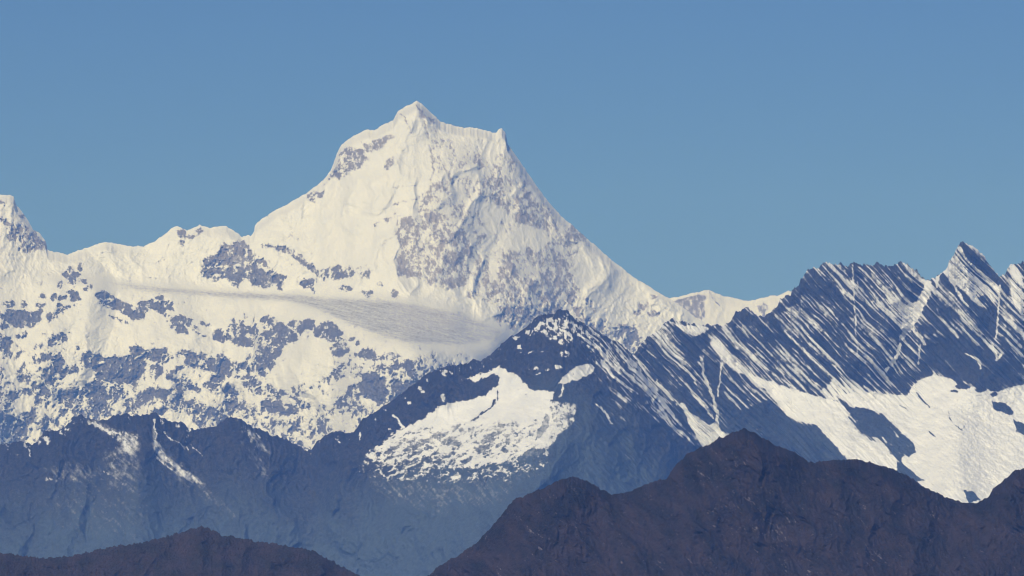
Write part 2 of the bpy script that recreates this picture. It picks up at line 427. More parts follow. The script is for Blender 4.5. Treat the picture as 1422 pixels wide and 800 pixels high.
    P(0.12, '173,562 183,553 198,541 210,537 219,541 216,550 208,558 198,562 190,577 172,577', .6)
    P(0.10, '252,488 262,487 275,491 290,497 305,498 320,500 327,508 325,516 312,525 302,519 290,515 278,510 265,506 255,503', .55); B(.5, '285,505 10 4 302,506 8 4', .9); P(.13, '280,522 296,521 310,518 322,518 318,525 306,529 290,527', .6)
    P(0.10, '243,508 252,507 257,512 246,517 240,525 236,531 228,530 229,524 237,517', .5); P(.12, '208,505 218,503 228,513 226,520 216,516 208,511', .6); B(.15, '268,525 6 3', .8); P(.12, '212,492 232,488 236,498 226,508 214,500', .7)
    P(0.10, '241,536 253,533 254,546 250,560 240,574 237,562 241,548', .5); P(.2, '256,535 270,535 281,540 278,546 264,543', .7); P(.13, '254,557 268,552 273,558 264,568 254,566', .6); B(.15, '318,542 7 8 300,536 8 3 287,535 6 3', .9)
    P(0.28, '298,578 306,562 314,554 328,553 337,560 328,570 318,582 300,585', .95, 2); B(.3, '330,545 10 6 345,535 8 4 350,528 5 5 360,520 8 3 325,512 6 4 333,505 5 3 345,512 8 5', .95)
    P(0.12, '378,545 390,543 401,546 392,552 381,552', .5); P(.12, '362,560 372,556 392,558 408,565 405,575 396,579 386,572 375,576 363,570', .55); B(.75, '397,568 5 4', .7); P(.15, '403,592 414,579 423,578 416,594 406,606 395,602', .6); S(.2, 1.6, '408,553 418,564 432,568', .6); B(.25, '432,543 5 4 433,552 4 2', .9)
    P(0.36, '445,579 450,577 454,590 450,602 437,600 430,612 428,600 436,590', .9, 2); B(.3, '385,588 4 6 372,590 8 6', .8)
    P(0.16, '0,558 10,566 15,580 28,582 42,572 50,560 56,566 49,585 42,600 36,612 0,622', .75, 2); S(.85, 1.3, '6,585 7,600 7,618', .6); P(.95, '35,600 46,585 54,565 60,570 58,590 52,612 38,613', .6)
    P(0.14, '56,585 62,573 70,577 66,595 58,603', .5); P(.13, '81,570 90,567 97,577 92,583 84,580', .5); B(.2, '48,533 7 5 60,540 6 8 20,550 12 6 35,545 8 5 65,555 4 10', .95); B(.2, '52,562 3 9 35,562 10 3', .8)
    P(0.33, '262,572 285,563 305,572 320,585 318,596 290,596 272,588', .95, 3); P(.97, '228,578 245,568 260,575 272,592 262,596 240,588', .4); B(.2, '225,545 10 6 232,560 8 6 222,570 10 6', .95)
    # clean snow cones and gullies
    P(0.99, '124,406 130,412 136,424 150,438 175,450 195,446 212,430 216,431 226,452 235,462 260,466 300,476 340,484 352,486 352,492 320,492 290,492 262,484 240,482 210,478 180,480 172,494 150,494 130,486 112,488 100,470 90,450 75,458 70,448 95,428', .3, 2)
    P(0.99, '430,464 440,472 452,486 464,500 462,518 440,532 405,536 392,542 370,530 378,514 395,496 412,478', .3, 1.6)
    P(0.97, '420,540 445,540 480,524 500,506 508,508 495,528 478,545 462,560 448,575 440,580 425,600 432,620 418,612 405,607 425,575 436,560', .5, 2)
    P(0.97, '455,578 470,572 490,582 500,585 485,600 468,598 456,590', .4)
    P(.97, '82,528 106,516 128,512 134,524 120,533 92,540 80,540', .4); P(.97, '178,548 200,528 225,525 240,530 210,536 190,548 165,566 160,562', .5); P(.97, '240,522 256,512 275,514 295,522 275,535 250,530', .5)
    P(.97, '20,558 30,547 48,550 48,562 40,572 28,578 16,574', .4); P(.97, '88,490 104,482 114,490 112,503 100,507 90,508', .35)
    P(.97, '280,548 300,545 312,552 300,568 285,562 270,556', .6)
    # the wide glacier shelf and its edge, its grey partly painted shade
    plat = F.soft('60,386 130,388 200,396 280,403 400,407 550,416 640,430 705,458 700,475 665,495 600,490 520,472 450,440 400,420 300,411 200,402 90,394', 12)
    N = 0.55 * fbm(X / 9, Y / 13, 4, 101, .62) + 0.45 * fbm((X + .4 * Y) / 3.5, (Y - .3 * X) / 7, 3, 107, .65) + 0.5 * (ridged(X / 16, Y / 26, 4, 111) - .4)
    N = N * 1.5 + 0.6 * fbm(X / 2.3, Y / 2.6, 2, 113, .7) + 0.9 * fbm(X / 24, Y / 22, 4, 115, .6) + 0.8 * (ridged((X - .55 * Y) / 9, (Y + .3 * X) / 34, 4, 187, .6) - .34) * sstep(560, 600, X)
    low2 = np.maximum(sstep(385, 430, Y), sstep(520, 440, X))
    Xq = X + 5 * fbm(X / 14, Y / 14, 2, 181); Yq = Y + 5 * fbm(X / 14, Y / 14, 2, 183)
    veins = ridged((Xq + .62 * Yq) / 11, (Yq - .5 * Xq) / 30, 4, 117, .6) - .34      # snow lying in gullies between the rock ribs
    veins2 = ridged((Xq - .5 * Yq) / 8, (Yq + .3 * Xq) / 12, 3, 119, .6) - .34
    N = N * (1.35 + 0.35 * low2) + 2.2 * low2 * (veins + .7 * veins2)
    upper = sstep(470, 410, Y - 0.05 * X) * sstep(430, 560, X)      # dusted rock keeps half tones on the summit cone
    Sn = F.resolve(N * (1 - .25 * upper), 1.6 - 0.3 * upper)
    dusted = np.clip(upper * 0.18 + 0.08 * sstep(420, 395, Y) + 0.20 * low2 * (1 - upper) * (0.5 + 0.9 * fbm(X / 13, Y / 9, 3, 189)), 0, 0.5)          # thin snow caught on the rock
    Sn = Sn + (1 - Sn) * dusted * (0.9 + 0.5 * perlin(X / 3.1, Y / 3.7, 185))
    Sn = Sn + pl * (np.clip(0.56 + 0.16 * flow + 0.06 * perlin(X / 3, Y / 1.8, 173) + 0.10 * sstep(600, 690, X), 0.3, 1) - Sn)  # shelf greyed: shade of flat ice painted into snow cover, plus flow streaks
    # --- shape
    g = 0.75 + 0.25 * fbm(X / 70, Y / 50, 3, 120) + 0 * X
    g = g + plat * 2.4
    g = g + 0.15 - 0.55 * (1 - F.m) * low2
    shelf = sstep(380, 400, Y - 0.04 * X + 8) * sstep(475, 430, Y - 0.10 * X) * sstep(690, 560, X)
    g = g + shelf * 0.45
    rel = np.zeros_like(X)
    rel += spur(X, Y, '579,142 588,170 600,205 604,250 585,285 558,315 550,360 540,410 530,440', 240, 230, 110)
    rel += spur(X, Y, '700,185 716,240 745,300 770,330 752,370 730,420', 110, 80, 130)
    rel += spur(X, Y, '545,165 520,200 510,240', 60, 50, 60)
    rel += spur(X, Y, '604,250 630,300 660,350 680,400', 45, 45, 60)
    rel += spur(X, Y, '262,318 300,335 335,350 350,395', 110, 60, 60)
    rel += spur(X, Y, '353,325 400,350 450,380 520,400', 70, 60, 60)
    rel += spur(X, Y, '145,336 120,360 100,390', 70, 60, 60)
    rel += spur(X, Y, '10,270 20,310 40,350 90,380', 110, 60, 60)
    # the low cones and buttresses
    for s_, h_, a_, b_ in (('124,404 120,440 108,470 95,500', 210, 60, 34), ('216,430 222,470 240,500 235,560', 110, 50, 60), ('430,462 424,500 410,540 385,600', 260, 60, 38),
                           ('330,450 340,490 300,540 290,590', 150, 50, 36), ('265,470 262,500 235,530 225,580', 120, 40, 26), ('355,480 365,520 350,560', 90, 30, 24), ('515,510 500,560 480,600', 100, 40, 40), ('50,430 40,500 20,560', 110, 50, 50), ('160,500 150,560', 70, 40, 40),
                           ('575,500 560,560', 80, 40, 40)):
        rel += spur(X, Y, s_, h_, a_, b_)
    Xw = X + 14 * fbm(X / 60, Y / 60, 3, 131); Yw = Y + 14 * fbm(X / 60, Y / 60, 3, 137)
    rock = 1 - Sn
    flat = 1 - 0.85 * np.clip(plat + 0.5 * shelf, 0, 1)
    rel += 110 * flat * (ridged(Xw / 85, Yw / 120, 5, 141, .5) - .35)
    rel += (26 + 26 * low2) * flat * (ridged(Xw / 17, Yw / 30, 4, 151, .55) - .35) * (0.35 + 0.65 * rock)
    rel += 30 * low2 * flat * (veins + .7 * veins2) * (.3 + .7 * rock)
    rel += (12 + 8 * low2) * fbm(X / 6, Y / 8, 4, 161, .65) * (0.36 + 0.64 * rock) * (0.4 + 0.6 * flat)
    rel += -14 * rock
    K = np.clip(0.25 + sstep(520, 580, X) * sstep(480, 430, Y) + 0.5 * sstep(400, 340, Y), 0, 1)
    return g, rel, Sn, K

main_crest = '''-300,380 -120,330 -60,300 0,270 12,270 19,273 22,283 30,293 38,305 46,318 56,325 63,335 66,347 75,350 95,353 105,349 125,343 145,336 160,338 180,342 200,342
 215,335 228,326 238,317 246,314 254,317 260,320 268,317 278,312 285,315 291,316 302,315 314,314 320,317 326,322 337,328.5 349,327 353,322 354,314 358,308 369,300 385,291 400,283 425,269 438,259 451,248
 459,238 463,228 468,212 474,201 483,194 492,188 509,180 520,181 530,174 546,167 552,155 561,148 570,145 579,140 584,144 590,148 602,160 612,169 628,174 640,177 659,177 675,182 689,184 693,180 697,178 702,185 705,199 716,215
 729,234 742,253 757,275 780,300 805,322 827,341 846,358 877,383 906,401 931,415 953,431 978,448 1060,500 1150,560 1300,640 1500,700'''
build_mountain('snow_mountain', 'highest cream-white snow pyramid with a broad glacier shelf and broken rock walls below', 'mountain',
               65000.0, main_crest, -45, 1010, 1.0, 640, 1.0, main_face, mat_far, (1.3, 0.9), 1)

# ------------------------------------------------------------------ 2. the small snow ridge seen through the gap
def gap_face(X, Y, cr):
    F = Face(X, Y, m=0.97, amp=0.35, warp=1.5, seed=9)
    F.poly(0.42, '935,417 955,411 975,406 982,410 980,440 975,448 960,440 940,425', .6, 3)
    F.poly(0.45, '1050,425 1060,418 1068,425 1062,445 1052,440', .7, 3); F.stroke(.4, 1, '984,405 990,415 1000,425', .7)
    N = fbm(X / 6, Y / 8, 4, 201, .6)
    Sn = F.resolve(N)
    rel = spur(X, Y, '983,402 978,430 970,460', 130, 50, 50) + spur(X, Y, '1075,410 1065,440', 90, 25, 30) + spur(X, Y, '1040,418 1035,450', 60, 25, 25)
    rel += 20 * (ridged(X / 18, Y / 25, 4, 211) - .3)
    return 0.9 + 0 * X, rel, Sn, 0.7 + 0 * X
build_mountain('distant_snow_ridge', 'small cream snow ridge seen far off through the gap between the snow pyramid and the striped range', 'mountain ridge',
               78000.0, '600,470 850,450 900,432 931,414 955,409 975,404 983,402 990,405 1005,411 1020,414 1040,418 1055,415 1070,411 1083,410 1095,404 1120,410 1200,430 1400,450 1600,500',
               890, 1130, 1.2, 520, 1.5, gap_face, mat_far, (1.5, 1.0), 14)

# ------------------------------------------------------------------ 3. the striped rocky range on the right
def strata_coords(X, Y, bend):
    a = math.radians(46)
    s = X * math.sin(a) - Y * math.cos(a)        # across the beds
    t = X * math.cos(a) + Y * math.sin(a)        # along the beds
    s = s + bend * fbm(X / 60, Y / 60, 3, 301)
    return s, t

def right_face(X, Y, cr):
    F = Face(X, Y, m=0.28, amp=0.95, warp=1.6, seed=21)
    P, S, B = F.poly, F.stroke, F.blobs
    h = Y - cr
    # smooth dark lower slopes
    lowdark = sstep(0, 30, (Y - (505 + 0.42 * (X - 880))))
    F.m -= 0.28 * lowdark; F.amp -= 0.3 * lowdark
    # dark ribs between
    P(0.26, '900,480 940,462 988,464 990,480 975,500 985,530 960,540 930,520 905,505', .8, 6)
    P(0.08, '938,462 965,468 975,460 988,466 988,478 975,488 962,492 948,478', .35, 3); P(.08, '978,490 1000,505 1008,530 1005,570 992,560 985,530 978,510', .5, 3)
    P(0.16, '1272,505 1290,470 1310,462 1340,470 1390,490 1422,500 1422,530 1380,540 1330,530 1300,518 1270,530 1255,548 1235,545 1250,520', .42, 5)
    P(0.12, '1296,408 1300,402 1312,425 1322,440 1318,458 1300,462 1275,470 1280,440', .6, 3); P(.14, '1355,430 1385,425 1388,455 1378,470 1362,455', .6, 3)
    P(0.14, '1080,440 1090,410 1100,405 1112,386 1125,372 1135,380 1140,400 1132,412 1118,408 1110,420 1095,425', .5, 4); P(.16, '1083,420 1098,412 1104,420 1090,432 1062,445', .5, 2); P(.2, '1020,437 1034,427 1040,440 1030,452 1015,452', .6)
    P(0.16, '1115,520 1160,528 1172,545 1150,556 1120,548', .7, 3); P(.3, '1085,480 1130,500 1120,520 1085,510', .9, 5)
    P(0.52, '1190,370 1215,372 1250,410 1262,430 1250,450 1225,425 1200,400', .95, 5); P(.24, '1215,368 1250,366 1280,395 1278,415 1262,422 1240,400', .95, 4)
    P(0.50, '1190,385 1225,430 1255,465 1250,500 1225,480 1200,450 1192,420', .95, 6)
    # snow gullies
    P(0.97, '1283,400 1289,389 1294,390 1292,410 1281,430 1272,448 1263,460 1251,459 1252,445 1258,425 1272,418', .4)
    S(.9, 3.4, '1262,450 1252,470', .28); S(.85, 2.4, '1250,478 1245,495 1236,508 1225,520', .28); S(.85, 3, '1268,455 1280,470 1284,478', .28); S(.8, 1.4, '1278,480 1275,505', .28)
    S(.78, 1.0, '1184,368 1185,400 1187,430 1189,465 1191,492', .28)
    S(.9, 1.6, '1300,398 1302,386 1317,362 1329,345', .28); P(.80, '1310,372 1325,352 1334,343 1345,360 1360,375 1375,390 1388,402 1389,412 1380,420 1365,410 1350,418 1340,405 1325,395 1315,385', .95, 2)
    P(0.08, '1333,338 1343,343 1360,356 1380,377 1390,390 1386,396 1372,385 1355,371 1341,357', .45); S(.9, 1.6, '1343,338 1352,343 1366,354 1378,368', .28)
    S(.85, 1.3, '1354,385 1354,415', .28); S(.8, 2.2, '1317,385 1330,405 1342,425', .28); S(.75, 2, '1332,432 1350,450 1365,465', .28); S(.7, 2, '1335,455 1358,478', .28)
    S(.85, 1.3, '1388,395 1387,420 1385,450 1383,470', .28); P(.78, '1403,372 1414,372 1420,385 1422,445 1414,430 1403,405', .8, 2); P(.75, '1393,425 1406,440 1420,480 1420,500 1402,480 1394,455', .9, 2); S(.8, 2, '1378,478 1384,500 1390,492', .28); S(.75,1.5,'1340,490 1358,500 1362,512', .28)
    # ledges that stand out
    for s_ in ('1128,375 1150,398 1180,430', '1135,372 1158,394 1182,416', '1072,440 1100,470 1135,505 1162,528', '1090,433 1118,462 1150,495 1168,520', '1107,424 1140,458 1175,492 1195,512',
               '1152,368 1170,385 1183,398', '1128,394 1150,418 1172,437 1186,445', '1142,420 1170,450 1190,470', '1198,378 1225,405 1255,440', '1190,392 1215,425 1250,460', '1195,425 1220,452',
               '885,498 905,520 930,545 950,565', '930,446 950,470', '985,455 1005,475 1035,500', '1000,455 1025,478 1050,500 1075,520 1105,540', '1015,455 1050,490 1090,520', '1040,445 1075,485 1110,515 1135,535',
               '890,480 915,500 945,535', '1195,480 1215,500 1232,520', '1225,498 1245,520', '910,462 935,490 960,520 972,545', '1300,430 1318,455 1330,468', '1165,368 1190,400', '1240,370 1262,395'):
        S(0.78, 0.8, s_, .9, 1.2)
    P(.85, '930,447 945,452 960,452 978,452 985,458 975,462 965,468 952,462 942,455', .6); P(.80, '985,462 998,470 1012,490 1030,508 1052,528 1060,538 1045,530 1020,515 1000,500 990,480', .6, 3)
    B(.8, '975,495 4 4 972,505 4 8', .7); S(.85, 2.0, '975,500 977,520 985,540 992,556 996,575 996,590', .25); S(.8, 1.5, '960,545 975,560 990,580', .25); S(.8,1.4,'1002,505 1000,530 996,550', .25)
    # ice fields
    P(0.97, '945,556 959,572 972,582 985,590 995,585 1003,598 1015,603 1002,610 985,626 963,626 944,609 962,605 956,588', .5)
    S(.8, 2.0, '912,530 932,552 950,568', .7); B(.9, '875,596 3 4', .3)
    P(0.985, '1043,520 1075,532 1099,540 1132,550 1156,556 1172,564 1180,584 1192,601 1212,613 1228,617 1240,633 1248,645 1246,660 1212,650 1180,642 1168,629 1150,609 1132,590 1111,586 1091,576 1079,560 1059,536', .3)
    P(.85, '1160,520 1200,535 1240,548 1260,550 1262,556 1200,560 1160,556 1140,545', .7, 3)
    P(0.985, '1172,548 1200,543 1236,548 1258,550 1268,536 1276,528 1296,520 1320,526 1333,536 1369,540 1381,544 1440,528 1520,548 1580,532 1680,560 1790,600 1740,650 1640,700 1500,735 1345,730 1300,700 1268,660 1252,644 1250,635 1260,632 1272,628 1268,615 1250,600 1240,590 1225,575 1205,568 1180,565', .28)
    P(0.06, '1183,568 1200,566 1222,576 1235,590 1245,605 1271,628 1262,634 1245,625 1230,612 1210,607 1195,600 1187,590 1192,585 1180,576', .14); P(.08, '1228,615 1240,622 1253,632 1250,642 1236,630', .4); S(.8, 1.2, '1226,608 1230,614')
    P(.07, '1377,557 1395,560 1408,570 1405,577 1390,572 1380,568', .4); P(.07, '1407,582 1425,590 1425,608 1412,598', .4); P(.3, '1338,680 1352,684 1362,694 1345,700', .5); P(.1, '1246,641 1262,650 1285,668 1262,668 1246,655', .4)
    S(.15, 1.1, '1273,545 1282,556 1291,566', .6); S(.3, .8, '1316,572 1322,588 1335,597 1341,590', .7); S(.3, .7, '1330,578 1342,590', .6); B(.1, '1338,537 12 3 1325,543 6 2 1361,541 8 3 1381,548 5 3', .7); S(.4, .6, '1245,560 1260,570', .7); S(.4,.6,'1290,600 1300,606',.7); S(.45, .6, '1240,590 1252,600', .6)
    P(0.05, '1068,555 1080,562 1092,578 1112,588 1133,592 1152,612 1170,632 1185,645 1100,650 1040,620 1010,600 1030,570', .14, 3); S(.7, 1.4, '1040,588 1050,596 1058,604', .5)
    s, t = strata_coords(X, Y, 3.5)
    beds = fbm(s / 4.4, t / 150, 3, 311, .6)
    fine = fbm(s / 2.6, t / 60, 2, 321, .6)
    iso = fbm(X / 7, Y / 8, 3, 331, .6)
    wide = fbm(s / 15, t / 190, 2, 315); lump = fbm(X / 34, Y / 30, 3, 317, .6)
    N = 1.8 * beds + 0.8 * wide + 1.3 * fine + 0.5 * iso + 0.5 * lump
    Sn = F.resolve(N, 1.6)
    ice = F.soft('1043,520 1132,548 1260,552 1300,522 1422,530 1600,540 1600,720 1345,720 1250,650 1180,642 1100,580', 30)
    rel = np.zeros_like(X)
    for s_, h_, a_, b_ in (('1034,426 1060,470 1110,530', 90, 40, 40), ('933,441 960,500 985,560', 70, 40, 30), ('1150,363 1185,430 1215,500', 120, 60, 40), ('1186,362 1188,430 1190,495', 50, 20, 8),
                           ('1262,368 1240,420 1230,480', 70, 45, 25), ('1334,337 1330,400 1350,470 1360,520', 190, 45, 60), ('1420,364 1415,420 1400,500', 120, 30, 60),
                           ('1112,388 1130,440 1170,520', 60, 40, 40), ('1000,500 1010,560 1030,620', 90, 12, 60)):
        rel += spur(X, Y, s_, h_, a_, b_)
    rel -= spur(X, Y, '1290,390 1275,440 1250,480 1230,520', 35, 22, 22, 4)
    Sn = Sn * (1 - 0.26 * sstep(0.75, 0.45, F.m))
    k = 1 - 0.9 * ice
    rel += k * (38 * beds + 10 * fine + 6 * iso)
    rel += 60 * k * (ridged((X + 6 * iso) / 70, Y / 95, 4, 341) - .35)
    rel += 16 * ice * fbm((X + Y) / 20, (Y - .5 * X) / 9, 5, 351, .6) + 5.0 * ice * fbm(X / 4, Y / 2.4, 3, 361, .6)
    Sn = Sn * (1 - ice * .26 * sstep(0.05, .5, fbm((X + .8 * Y) / 26, (Y - .5 * X) / 5, 4, 363, .6)))
    g = 0.62 + 0.2 * fbm(X / 60, Y / 60, 2, 371) + 1.0 * ice
    return g, rel, Sn, np.clip(0.10 + 0.3 * iso + 0.45 * sstep(540, 620, Y), 0, 1)  # tint grows towards the foot, painting low haze onto the rock
right_crest = '''600,760 820,600 850,540 870,512 885,484 893,472 905,463 920,452 933,441 945,447 960,450 975,451 985,452 1000,453 1012,450 1020,437 1034,426 1042,431 1050,437 1062,440 1070,432 1080,425 1083,415 1090,410 1098,410 1100,403
 1108,398 1112,388 1120,378 1127,373 1135,371 1143,366 1150,363 1158,368 1166,366 1178,369 1186,362 1196,368 1208,369 1215,366 1222,366 1232,370 1240,368 1250,364 1262,368 1272,375 1280,385 1290,388 1300,387 1306,380
 1315,371 1322,357 1328,345 1334,337 1343,337 1352,342 1360,348 1370,362 1380,374 1388,384 1396,380 1403,368 1410,366 1422,364 1450,352 1500,400 1600,420 1800,380 2100,500'''
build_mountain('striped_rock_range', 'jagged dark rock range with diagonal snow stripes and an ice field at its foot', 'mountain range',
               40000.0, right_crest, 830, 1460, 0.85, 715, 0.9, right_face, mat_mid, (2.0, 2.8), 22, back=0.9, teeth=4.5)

# ------------------------------------------------------------------ 4. the dark peak with the snow bowl, and the low blue ridge running left from it
def central_face(X, Y, cr):
    F = Face(X, Y, m=0.05, amp=0.42, warp=2.2, seed=41)
    P, S, B = F.poly, F.stroke, F.blobs
    s, t = strata_coords(X, Y, 5)
    beds = fbm(s / 5.0, t / 60, 3, 411, .55)
    # striped right flank
    P(0.40, '790,438 830,460 880,490 920,540 970,620 930,600 900,575 870,560 845,545 830,520 805,480', .95, 8)
    P(.12, '800,470 830,500 850,530 870,560 880,600 840,560 815,520', .7, 5)
    S(.8, 1.3, '794,448 813,464 830,480 842,496 848,505', .5); S(.8, 3, '838,502 847,512', .5); S(.6, 1, '800,462 815,474 835,492 852,515', .7); S(.7, 1.2, '850,475 875,500 900,530 925,560', .7); S(.8, 1.6, '885,525 905,548 920,560', .7); S(.65, 1.2, '860,500 880,525 900,550', .7)
    S(.7, 1.3, '880,515 905,540 935,565', .7); S(.85, 1.3, '828,562 838,570 850,588', .5); S(.6, 1, '905,560 925,580 940,600', .6)
    P(0.47, '740,456 752,446 768,440 785,438 797,447 800,462 793,478 780,478 765,472 755,463 742,464', .95, 2)
    B(.6, '717,470 6 3 735,462 5 3 722,482 4 3 785,492 8 4 775,510 6 3 745,512 3 3', 1.0); S(.5, 1, '722,490 760,488', 1.1); S(.6, .9, '745,520 765,512', .7)
    # bowl of snow
    P(0.96, '''648,526 660,520 671,519 683,512 694,508 704,516 713,518 724,526 732,536 742,543 755,542 769,545 764,558 780,560 799,563 796,585 780,598 766,615 758,632
     742,637 710,640 669,648 637,653 590,648 552,648 520,642 508,632 533,613 561,594 590,580 608,566 615,562 640,556 663,553 680,545 690,534 694,525 688,519 672,524 660,531''', .6, 2.2)
    P(0.80, '520,630 560,600 600,592 660,590 700,600 740,590 748,600 720,628 690,640 640,650 590,648 545,646', .95, 5)
    P(0.46, '520,634 560,608 590,612 615,630 650,640 640,652 590,648 545,646', .95, 4); P(0.56, '690,590 720,585 725,598 700,604 670,602', .9, 3); P(.34, '595,598 625,604 640,616 610,618', .9, 3); P(.38, '655,612 685,608 700,625 675,632', .9, 3)
    P(.6, '764,560 799,564 796,585 778,596 765,592', 1.0, 2)
    P(0.05, '757,574 763,578 763,588 756,602 744,612 745,602 752,590', .3); P(.04, '738,621 758,624 752,635 735,640 716,642 720,634', .25); S(.15, 1, '655,585 668,575 680,568 687,556', .6); S(.2, 1, '688,560 692,548 690,540', .6)
    P(.30, '500,640 540,645 600,650 680,648 760,636 755,655 700,672 600,672 520,668 495,655', .75, 8)
    S(.55, 2.0, '510,632 530,615 560,592', .9); S(.8, 1.5, '546,578 553,584 561,592', .4); B(.7, '542,596 3 1.5 568,560 3 2 587,545 3 2 615,552 3 6 500,605 1.2 7', .5)
    P(0.85, '775,532 782,524 792,514 805,507 817,504 826,510 822,517 810,524 800,529 792,530 783,534', .55); S(.6, 1.5, '782,534 780,545 776,553', .7)
    B(.45, '620,518 8 4 640,514 6 3 585,538 4 4', 1.0)
    # left ridge: dusted hollows and gullies
    P(.50, '119,583 133,588 147,596 160,599 175,599 185,601 194,606 193,620 180,632 160,636 145,632 158,624 168,616 158,608 145,600 132,592', .7, 4); S(.75, 1.4, '120,585 140,592 152,600 168,602', .6)
    P(.26, '150,630 190,615 195,640 190,660 160,665 140,650', .4, 9)
    S(.70, 1.5, '214,584 215,595 217,606 214,612 218,622 226,631', .6); S(.66, 2.6, '222,626 235,642 250,650 268,662', .7, 1.6); S(.6, 1.2, '215,632 228,645 240,652', .7); S(.3, 5, '250,650 280,672', .5, 5)
    S(.6, 1.2, '228,600 236,610 250,616 262,625', .7); S(.6, 1.0, '258,612 270,622 280,632', .6); B(.5, '226,585 4 4 245,592 4 3 262,598 4 2 262,606 3 3', .9)
    S(.55, 2.2, '340,594 348,602 352,608 358,618 370,626', .8, 2); S(.3, 6, '340,600 362,625', .6, 4); S(.5, 1, '355,603 362,608', .7); S(.45, 1.2, '145,655 165,668 180,680', .7); B(.32, '85,660 12 10 100,585 6 4 92,600 9 5 70,665 8 6 60,612 10 7 36,615 10 6', .9); P(.28, '70,650 110,645 150,660 200,690 120,690 80,680', .45, 12)
    S(.5, 1.6, '8,600 10,620', .8); S(.4, 1.3, '40,612 42,635', .9); B(.45, '470,610 3 4 590,600 1 1', .9)
    near = sstep(40, 0, Y - cr)
    F.amp += 0.22 * near; F.m += 0.05 * near
    F.m -= 0.12 * sstep(660, 700, Y); F.amp -= 0.2 * sstep(650, 690, Y)
    iso = fbm(X / 6, Y / 7, 4, 431, .6)
    rr = sstep(790, 830, X)
    fine = fbm(s / 2.2, t / 24, 2, 421, .6)
    N = rr * (1.5 * beds + .9 * fine + .7 * iso) + (1 - rr) * (1.8 * iso + .9 * fbm(s / 4, t / 18, 3, 441)+ .6 * fbm(X / 2.2, Y / 2.4, 2, 443))
    zone = F.soft('500,640 530,605 590,580 680,575 750,580 800,560 800,600 760,640 700,675 600,680 510,670', 14)
    u_ = X * .92 - Y * .40; v_ = X * .40 + Y * .92
    Nb = 1.7 * fbm(u_ / 17, v_ / 8, 5, 445, .65) + 1.0 * (ridged(u_ / 11, v_ / 9, 3, 449) - .35) + .4 * fbm(X / 2.6, Y / 2.2, 2, 447)
    N = N + zone * (Nb - N)
    N = N * (1 - .45 * sstep(490, 440, X)); F.m -= .03 * sstep(490, 440, X)
    Sn = F.resolve(N, 2.0 - 0.9 * zone - 0.7 * sstep(480, 440, X) * (1 - zone))
    for v_, f_, p_ in ((.50, 8, '122,582 140,588 165,598 194,604 193,628 175,636 150,634 168,620 160,606 138,598'), (.26, 16, '140,630 190,612 198,650 190,690 150,680'),
                       (.62, 5, '213,590 218,612 232,634 256,650 285,672 270,672 240,656 222,638 212,618'), (.30, 14, '216,615 250,640 300,690 330,720 280,690 235,655'),
                       (.42, 7, '338,592 350,598 362,612 376,630 358,624 346,610'), (.22, 16, '330,610 372,628 380,680 345,650'), (.25, 14, '60,650 110,640 150,655 130,672 80,668'),
                       (.20, 20, '500,650 600,662 700,660 745,645 700,700 600,715 520,690'), (.14, 26, '20,690 120,660 240,690 200,760 80,740')):
        Sn = np.maximum(Sn, F.soft(p_, f_) * np.clip(v_ * (1 + 1.0 * fbm(s / 5, t / 26, 3, 453, .6) + .6 * iso), 0, 1))
    floor_ = F.soft('520,632 560,600 600,585 700,580 765,560 798,565 790,585 755,632 700,655 640,668 560,664 515,652', 12) * sstep(690, 585, Y)
    Sn = np.maximum(Sn, floor_ * (.46 + .30 * iso))
    bowl = F.soft('650,525 700,510 769,545 800,565 760,630 700,640 600,650 508,640 590,580 663,550', 24)
    rel = np.zeros_like(X)
    for s_, h_, a_, b_ in (('779,428 790,470 800,520 830,590 850,680', 210, 110, 90), ('640,505 600,540 540,590 490,640 450,720', 150, 60, 60), ('700,475 720,500 745,535 775,555', 60, 30, 30),
                           ('216,573 200,620 190,700 200,780', 160, 60, 70), ('110,576 90,620 60,700', 120, 60, 60), ('320,579 340,640 380,720', 150, 70, 60), ('470,599 480,650 520,740', 120, 50, 90),
                           ('880,495 900,560 930,650', 80, 50, 40), ('760,640 720,720 680,800', 130, 90, 90), ('40,617 20,680', 80, 50, 50)):
        rel += spur(X, Y, s_, h_, a_, b_)
    Xw = X + 12 * fbm(X / 50, Y / 50, 3, 451); Yw = Y + 12 * fbm(X / 50, Y / 50, 3, 457)
    k = 1 - 0.75 * bowl
    rel += 85 * k * (ridged(Xw / 75, Yw / 110, 5, 461, .5) - .35)
    calm = 1 - 0.65 * sstep(40, 130, Y - cr)
    rel += 22 * calm * k * (ridged(Xw / 15, Yw / 24, 4, 471, .55) - .35)
    rel += 5 * iso * (1 - Sn * .6) + rr * 14 * beds
    rel += 9 * bowl * fbm((X + Y * .6) / 18, (Y - X * .3) / 7, 3, 481, .6)
    g = 0.95 + 0.2 * fbm(X / 80, Y / 60, 2, 491) + 0.7 * bowl
    return g, rel, Sn, np.clip(sstep(35, 190, Y - cr + 25 * fbm(X / 45, Y / 30, 3, 493)) * (0.8 + .35 * fbm(X / 22, Y / 26, 4, 495, .55) + .08 * iso) + .25 * sstep(600, 760, Y), 0, 1)  # paler and bluer below the crest: valley haze painted as slope colour
